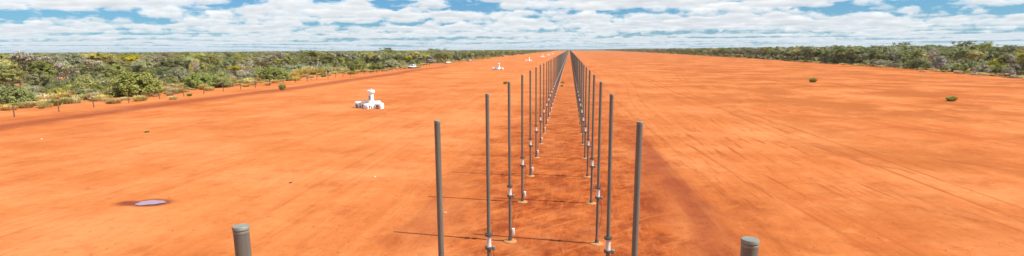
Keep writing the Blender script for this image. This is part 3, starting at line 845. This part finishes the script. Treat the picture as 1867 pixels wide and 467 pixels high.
# the rest of the scrub: scatter, the largest in view as individuals, the rest as one mass
keys = list(PROTO)
cand = []
def try_add(x, y, side, tree_p, sz):
    for tx, ty, tr in taken:
        if abs(tx - x) < tr + 1.0 and abs(ty - y) < tr + 1.0: return
    if rnd.random() < tree_p:
        k = rnd.choices(('mulga1', 'mulga2', 'mulga3', 'yellow1', 'gnarled', 'vee'), (3, 3.4, 2.2, 1.7, .8, .5) if side == 'L' else (2, 3, 3.4, 1.2, 1.0, .3))[0]
    else:
        k = rnd.choices(('bush1', 'bush2', 'bush3', 'bush4', 'bush5'), (4.6, 3.0, 1.8, .7, .5) if side == 'L' else (3.2, 2.4, 2.2, 2.4, .8))[0]
    pr = PROTO[k]; s = rnd.uniform(.72, 1.12) * sz
    sh = s * rnd.uniform(.85, 1.1)
    if pr['cat'] == 'tree': sh = min(sh, (7.6 if side == 'L' else 9.4) / pr['h'])
    cand.append((k, x, y, s * rnd.uniform(.9, 1.2), sh, side))
def scatter(side, n, d0, d1, y0, y1, tree_p, sz, ypow=1.0):
    for _ in range(n):
        y = y0 + (y1 - y0) * rnd.random() ** ypow
        dd = d0 + (d1 - d0) * rnd.random()
        x = float(left_edge(y)) - dd if side == 'L' else float(right_edge(y)) + dd
        q = project(x, y, 3)
        if q is None or q[0] < -120 or q[0] > IMG_W + 120: continue
        try_add(x, y, side, tree_p, sz)
# left: an open front belt, then closed scrub
scatter('L', 34, 2, 8, 75, 420, .0, .7, 1.3)
scatter('L', 330, 7, 46, 75, 320, .14, .85)
scatter('L', 820, 30, 140, 80, 420, .40, .98)
scatter('L', 160, 40, 110, 70, 160, .4, 1.0)
scatter('L', 900, 3, 140, 300, 1200, .55, 1.05, 1.5)
scatter('L', 2600, 60, 900, 150, 1500, .75, 1.1)
scatter('L', 1500, 2, 700, 1100, 4200, .9, 1.2, 1.3)
scatter('R', 90, 1, 7, 130, 520, .05, 1.0)
scatter('R', 620, 3, 40, 130, 420, .30, 1.1)
scatter('R', 800, 20, 150, 130, 600, .6, 1.25)
scatter('R', 900, 1, 140, 380, 1400, .6, 1.2, 1.4)
scatter('R', 2200, 60, 800, 200, 1600, .8, 1.25)
scatter('R', 1500, 2, 700, 1300, 4500, .9, 1.3, 1.3)
scatter('L', 2600, 0, 60, 280, 3300, .6, 1.1, 1.6)
scatter('R', 3200, 0, 70, 300, 3500, .62, 1.25, 1.5)
# trees closing off the far end of the strip
for _ in range(900):
    y = rnd.uniform(3300, 5200); x = rnd.uniform(-700, 800)
    try_add(x, y, 'L', .95, 1.25)
def rank(c):
    k, x, y, sw, sh, side = c; q = project(x, y, PROTO[k]['h'] * sh); g = project(x, y, 0)
    if q[0] < -25 or q[0] > IMG_W + 25: return -1
    return PROTO[k]['h'] * sh * F_PX / q[2]
hand_n = {'tree': sum(PROTO[h[0]]['cat'] == 'tree' for h in HAND), 'shrub': sum(PROTO[h[0]]['cat'] == 'shrub' for h in HAND)}
ind, rest = [], []
for cat in ('tree', 'shrub'):
    cs = sorted([c for c in cand if PROTO[c[0]]['cat'] == cat], key=rank, reverse=True)
    n = 240 - hand_n[cat]
    ind += [c for c in cs[:n] if rank(c) > 0]; rest += cs[n:] + [c for c in cs[:n] if rank(c) <= 0]
cnt = {}
for c in sorted(ind, key=lambda c: project(c[1], c[2], 0)[0] * (1 if c[5] == 'L' else -1)):
    k, x, y, sw, sh, side = c; pr = PROTO[k]
    cnt[(k, side)] = cnt.get((k, side), 0) + 1
    lab = '%s inside the %s scrub, %s from the picture edge' % (pr['words'], 'left' if side == 'L' else 'right', ordinal(cnt[(k, side)]))
    plant(k, x, y, sw, sh, rnd.uniform(0, 6.28), lab, LG if side == 'L' else RG)

def point_stuff(name, pts, protos, label, cat):
    """one object: points that carry instances of the given meshes"""
    me = bpy.data.meshes.new(name); n = len(pts)
    me.vertices.add(n); me.vertices.foreach_set('co', np.array([p[:3] for p in pts], np.float32).ravel())
    for nm, typ, i in (('variant', 'INT', 3), ('rot', 'FLOAT', 6)):
        a = me.attributes.new(nm, typ, 'POINT'); a.data.foreach_set('value', np.array([p[i] for p in pts], np.int32 if typ == 'INT' else np.float32))
    a = me.attributes.new('scl', 'FLOAT_VECTOR', 'POINT'); a.data.foreach_set('vector', np.array([(p[4], p[4], p[5]) for p in pts], np.float32).ravel())
    o = link(name, me); tag(o, label, cat, None, 'stuff')
    ng = bpy.data.node_groups.new(name, 'GeometryNodeTree')
    ng.interface.new_socket('Geometry', in_out='INPUT', socket_type='NodeSocketGeometry'); ng.interface.new_socket('Geometry', in_out='OUTPUT', socket_type='NodeSocketGeometry')
    N = ng.nodes.new; L = ng.links.new
    gi, go, iop, jn = N('NodeGroupInput'), N('NodeGroupOutput'), N('GeometryNodeInstanceOnPoints'), N('GeometryNodeJoinGeometry')
    # joined in reverse so that the index order matches the list
    for po in reversed(protos):
        oi = N('GeometryNodeObjectInfo'); oi.inputs['Object'].default_value = po; oi.inputs['As Instance'].default_value = True
        L(oi.outputs['Geometry'], jn.inputs[0])
    def attr(nm, t):
        a = N('GeometryNodeInputNamedAttribute'); a.data_type = t; a.inputs['Name'].default_value = nm; return a.outputs['Attribute']
    iop.inputs['Pick Instance'].default_value = True
    L(gi.outputs[0], iop.inputs['Points']); L(jn.outputs[0], iop.inputs['Instance']); L(attr('variant', 'INT'), iop.inputs['Instance Index'])
    cx = N('ShaderNodeCombineXYZ'); L(attr('rot', 'FLOAT'), cx.inputs[2]); L(cx.outputs[0], iop.inputs['Rotation'])
    L(attr('scl', 'FLOAT_VECTOR'), iop.inputs['Scale']); L(iop.outputs[0], go.inputs[0])
    md = o.modifiers.new('scatter', 'NODES'); md.node_group = ng
    return o
first = {}
for o in list(C.objects):
    if o.name.split('.')[0] in ('crown',) and o.parent is not None:
        for k in keys:
            if o.data == PROTO[k]['parts'][1] and k not in first: first[k] = o
vkeys = [k for k in keys if k in first]
point_stuff('far_scrub', [(x, y, 0., vkeys.index(k), sw, sh, rnd.uniform(0, 6.28)) for k, x, y, sw, sh, s in rest], [first[k] for k in vkeys], 'mass of olive scrub reaching to the horizon on both sides', 'scrub')

# grass tussocks: lone ones on the strip, straw tussocks along the left edge, the rest as one mass
def tuft(key, x, y, w, h, label, group=None):
    me, h0, w0 = TUFT[key]; o = link('grass_tussock', me); o.location = (x, y, gz(x, y)); o.rotation_euler = (0, 0, rnd.uniform(0, 6)); o.scale = (w / w0, w / w0, h / h0)
    tag(o, label, 'grass', group); return o
def tuft_px(key, px, py, wpx, hpx, label, group=None):
    x, y = G(px, py); dd = project(x, y, 0)[2]; return tuft(key, x, y, wpx * dd / F_PX, hpx * dd / F_PX, label, group)
LT = 'lone grass tussocks on the red strip'
tuft_px('green1', 515, 165, 13, 11, 'lone green and brown tussock on the dark track at left', LT)
tuft_px('green1', 1482, 150, 13, 8, 'farther of the two lone green tussocks on the right flat', LT)
tuft_px('green1', 1734, 184.5, 18, 9, 'nearer of the two lone green tussocks on the right flat', LT)
tuft_px('green1', 921, 153, 8, 5, 'small tussock beside the top of a left-row pole', LT)
tuft_px('straw1', 1024.5, 158, 6, 4, 'nearer small straw tussock between the two pole rows', LT)
tuft_px('straw1', 1026, 152, 6, 4, 'farther small straw tussock between the two pole rows', LT)
tuft_px('green1', 268, 242, 8, 4, 'small flat tussock on the plain above the puddle', LT)
tuft_px('green1', 47, 197, 14, 5, 'low green tussock behind the fence, left of its second post', 'straw tussocks along the left scrub edge')
tuft_px('green1', 76, 198, 11, 4, 'small low green tussock just left of the second fence post', 'straw tussocks along the left scrub edge')
LE = 'straw tussocks along the left scrub edge'
spots = [(84, 185, 30, 12), (60, 189, 22, 9), (116, 180, 24, 10), (131, 188, 32, 10), (150, 182, 26, 9), (173, 182, 28, 12), (190, 177, 22, 10), (268, 170, 24, 12), (285, 166, 26, 12), (303, 168, 26, 9), (300, 160, 26, 11), (318, 163, 22, 9), (413, 155, 24, 13), (423, 152, 20, 12), (455, 150, 16, 7), (472, 148, 18, 7), (518, 143, 22, 8), (535, 141, 24, 8), (552, 138, 26, 11), (566, 136, 28, 13), (580, 136, 24, 10), (594, 134, 20, 9), (604, 133, 18, 9), (618, 132, 16, 8), (630, 133, 14, 7)]
for i, (px, py, w, h) in enumerate(spots):
    tuft_px(('straw1', 'straw2')[i % 2], px, py, w * 1.25, h * 1.15, 'straw-coloured tussock along the left scrub edge, %s from the left' % ordinal(i + 1), LE)
rest_t = []
def grass(side, n, d0, d1, y0, y1):
    for _ in range(n):
        y = rnd.uniform(y0, y1); dd = rnd.uniform(d0, d1); x = float(left_edge(y)) - dd if side == 'L' else float(right_edge(y)) + dd
        q = project(x, y, 0)
        if q and -60 < q[0] < IMG_W + 60: s = rnd.uniform(.4, 1.5); rest_t.append((x, y, gz(x, y), rnd.choice((0, 0, 1, 1, 0, 1, 2)), s, s * rnd.uniform(.6, 1.1), rnd.uniform(0, 6)))
grass('L', 1500, -2, 45, 70, 320); grass('L', 500, -4, 12, 250, 700); grass('L', 190, -5, 2, 72, 330); grass('L', 60, -11, -4, 72, 300)
grass('R', 700, -3, 16, 130, 400); grass('R', 400, -3, 8, 350, 900)
t0 = {}
for o in C.objects:
    for k in TUFT:
        if o.data == TUFT[k][0] and k not in t0: t0[k] = o
point_stuff('ground_cover', rest_t, [t0[k] for k in ('straw1', 'straw2', 'green1')], 'scattered straw and green grass under the scrub edges', 'grass')

# ------------------------------------------------------------------ small things on the plain
m_stone = simple('pale_stone', (.62, .55, .50), .9, 0, .1, 8.); m_rstone = simple('dark_red_clod', (.12, .035, .02), .95, 0, .2, 8.)
def rock(name, px, py, r, m, label, cat='stone', flat=.5):
    x, y = G(px, py); bm = bmesh.new(); bmesh.ops.create_icosphere(bm, subdivisions=2, radius=r)
    rr_ = random.Random(int(px))
    for v in bm.verts: v.co *= rr_.uniform(.75, 1.15); v.co.z *= flat
    me = bpy.data.meshes.new(name); bm.to_mesh(me); bm.free(); o = link(name, me, None, m); o.location = (x, y, gz(x, y) + r * flat * .4); tag(o, label, cat)
rock('pale_stone', 684, 323, .07, m_stone, 'small pale stone on the orange plain left of the poles')
rock('pale_stone', 76, 254, .09, m_stone, 'small pale stone far left below the dark track')
rock('dirt_clod', 530, 334, .13, m_rstone, 'dark red clod on the plain above the nearest left pole top', 'clod', .35)
rock('pale_stone', 812, 387, .08, simple('pink_stone', (.50, .30, .22), .9, 0, .1, 8.), 'pale pinkish stone beside the second pole of the left row', 'stone', .3)
# loose clods over the near plain: too many and small to count
V, Fc = [], []
for _ in range(6000):
    y = 18 + 70 * rnd.random() ** 1.6; x = rnd.uniform(-.95, .95) * y * 1.0
    if rnd.random() < .45: x = rnd.gauss(0, 6.5)
    r = .010 + .032 * rnd.random() ** 4; z = gz(x, y) + r * .2; o = len(V)
    V += [(x + r * rnd.uniform(.7, 1.4), y, z), (x, y + r * rnd.uniform(.7, 1.4), z), (x - r * rnd.uniform(.7, 1.4), y, z), (x, y - r * rnd.uniform(.7, 1.4), z), (x + rnd.gauss(0, .3) * r, y, z + r * .8), (x, y, z - r)]
    Fc += [(o + i, o + (i + 1) % 4, o + 4) for i in range(4)] + [(o + (i + 1) % 4, o + i, o + 5) for i in range(4)]
m_clod = simple('red_clod', (.29, .088, .028), .95, 0, .3, .8)
cl = link('loose_clods', mesh_np('loose_clods', V, Fc), None, m_clod); tag(cl, 'small red clods strewn over the near plain', 'clods', None, 'stuff')
# dark litter-covered windrow heaps before the right scrub
m_heap = simple('dark_litter_soil', (.115, .060, .035), .95, 0, .35, 2., .6)
def heap(px0, px1, py, hgt, label):
    ax, ay = G(px0, py); cx, cy = G(px1, py + (px1 - px0) * .055); n, m_ = 22, 8; V, Fc = [], []
    L = math.hypot(cx - ax, cy - ay); ux, uy = (cx - ax) / L, (cy - ay) / L
    for i in range(n + 1):
        t = i / n; prof = math.sin(math.pi * min(max(t, .001), .999)) ** .5
        for j in range(m_ + 1):
            s = j / m_ * 2 - 1; hgt_ = hgt * prof * (1 - s * s) * (.6 + .8 * float(vnoise(t * 9, s * 2 + px0, 4)))
            w = 1.0 * prof * s
            V.append((ax + ux * L * t - uy * w, ay + uy * L * t + ux * w, hgt_ - .1))
    for i in range(n):
        for j in range(m_): q = i * (m_ + 1) + j; Fc.append((q, q + m_ + 1, q + m_ + 2, q + 1))
    o = link('dirt_windrow', mesh_np('dirt_windrow', V, Fc, True), None, m_heap)
    me = o.data; cen = Vector((ax, ay, 0)); me.transform(Matrix.Translation(-cen)); o.location = (ax, ay, gz(ax, ay)); tag(o, label, 'mound', 'low dark windrows before the right scrub')
heap(1824, 1860, 141.5, .55, 'dark low dirt windrow nearest the right picture edge')
heap(1768, 1808, 137, .5, 'dark low dirt windrow second from the right picture edge')
heap(1672, 1690, 131, .4, 'short dark dirt windrow third from the right picture edge')
heap(1745, 1757, 135.5, .35, 'tiny dark dirt windrow between the longer ones at right')

# ------------------------------------------------------------------ the dry air that pales the far scrub
m_haze = bpy.data.materials.new('haze_air'); m_haze.use_nodes = True; nt = m_haze.node_tree; nt.nodes.clear()
ho = nt.nodes.new('ShaderNodeOutputMaterial'); pv = nt.nodes.new('ShaderNodeVolumePrincipled')
pv.inputs['Color'].default_value = (.80, .88, .97, 1); pv.inputs['Density'].default_value = 5e-5; pv.inputs['Anisotropy'].default_value = .2
nt.links.new(pv.outputs[0], ho.inputs['Volume'])
bm = bmesh.new(); box_bm(bm, -17500, 17500, -4500, 23500, -1.3, 16.0)
me = bpy.data.meshes.new('haze'); bm.to_mesh(me); bm.free()
hz = link('haze', me, None, m_haze); tag(hz, 'thin pale air over the whole plain', 'haze', None, 'stuff')
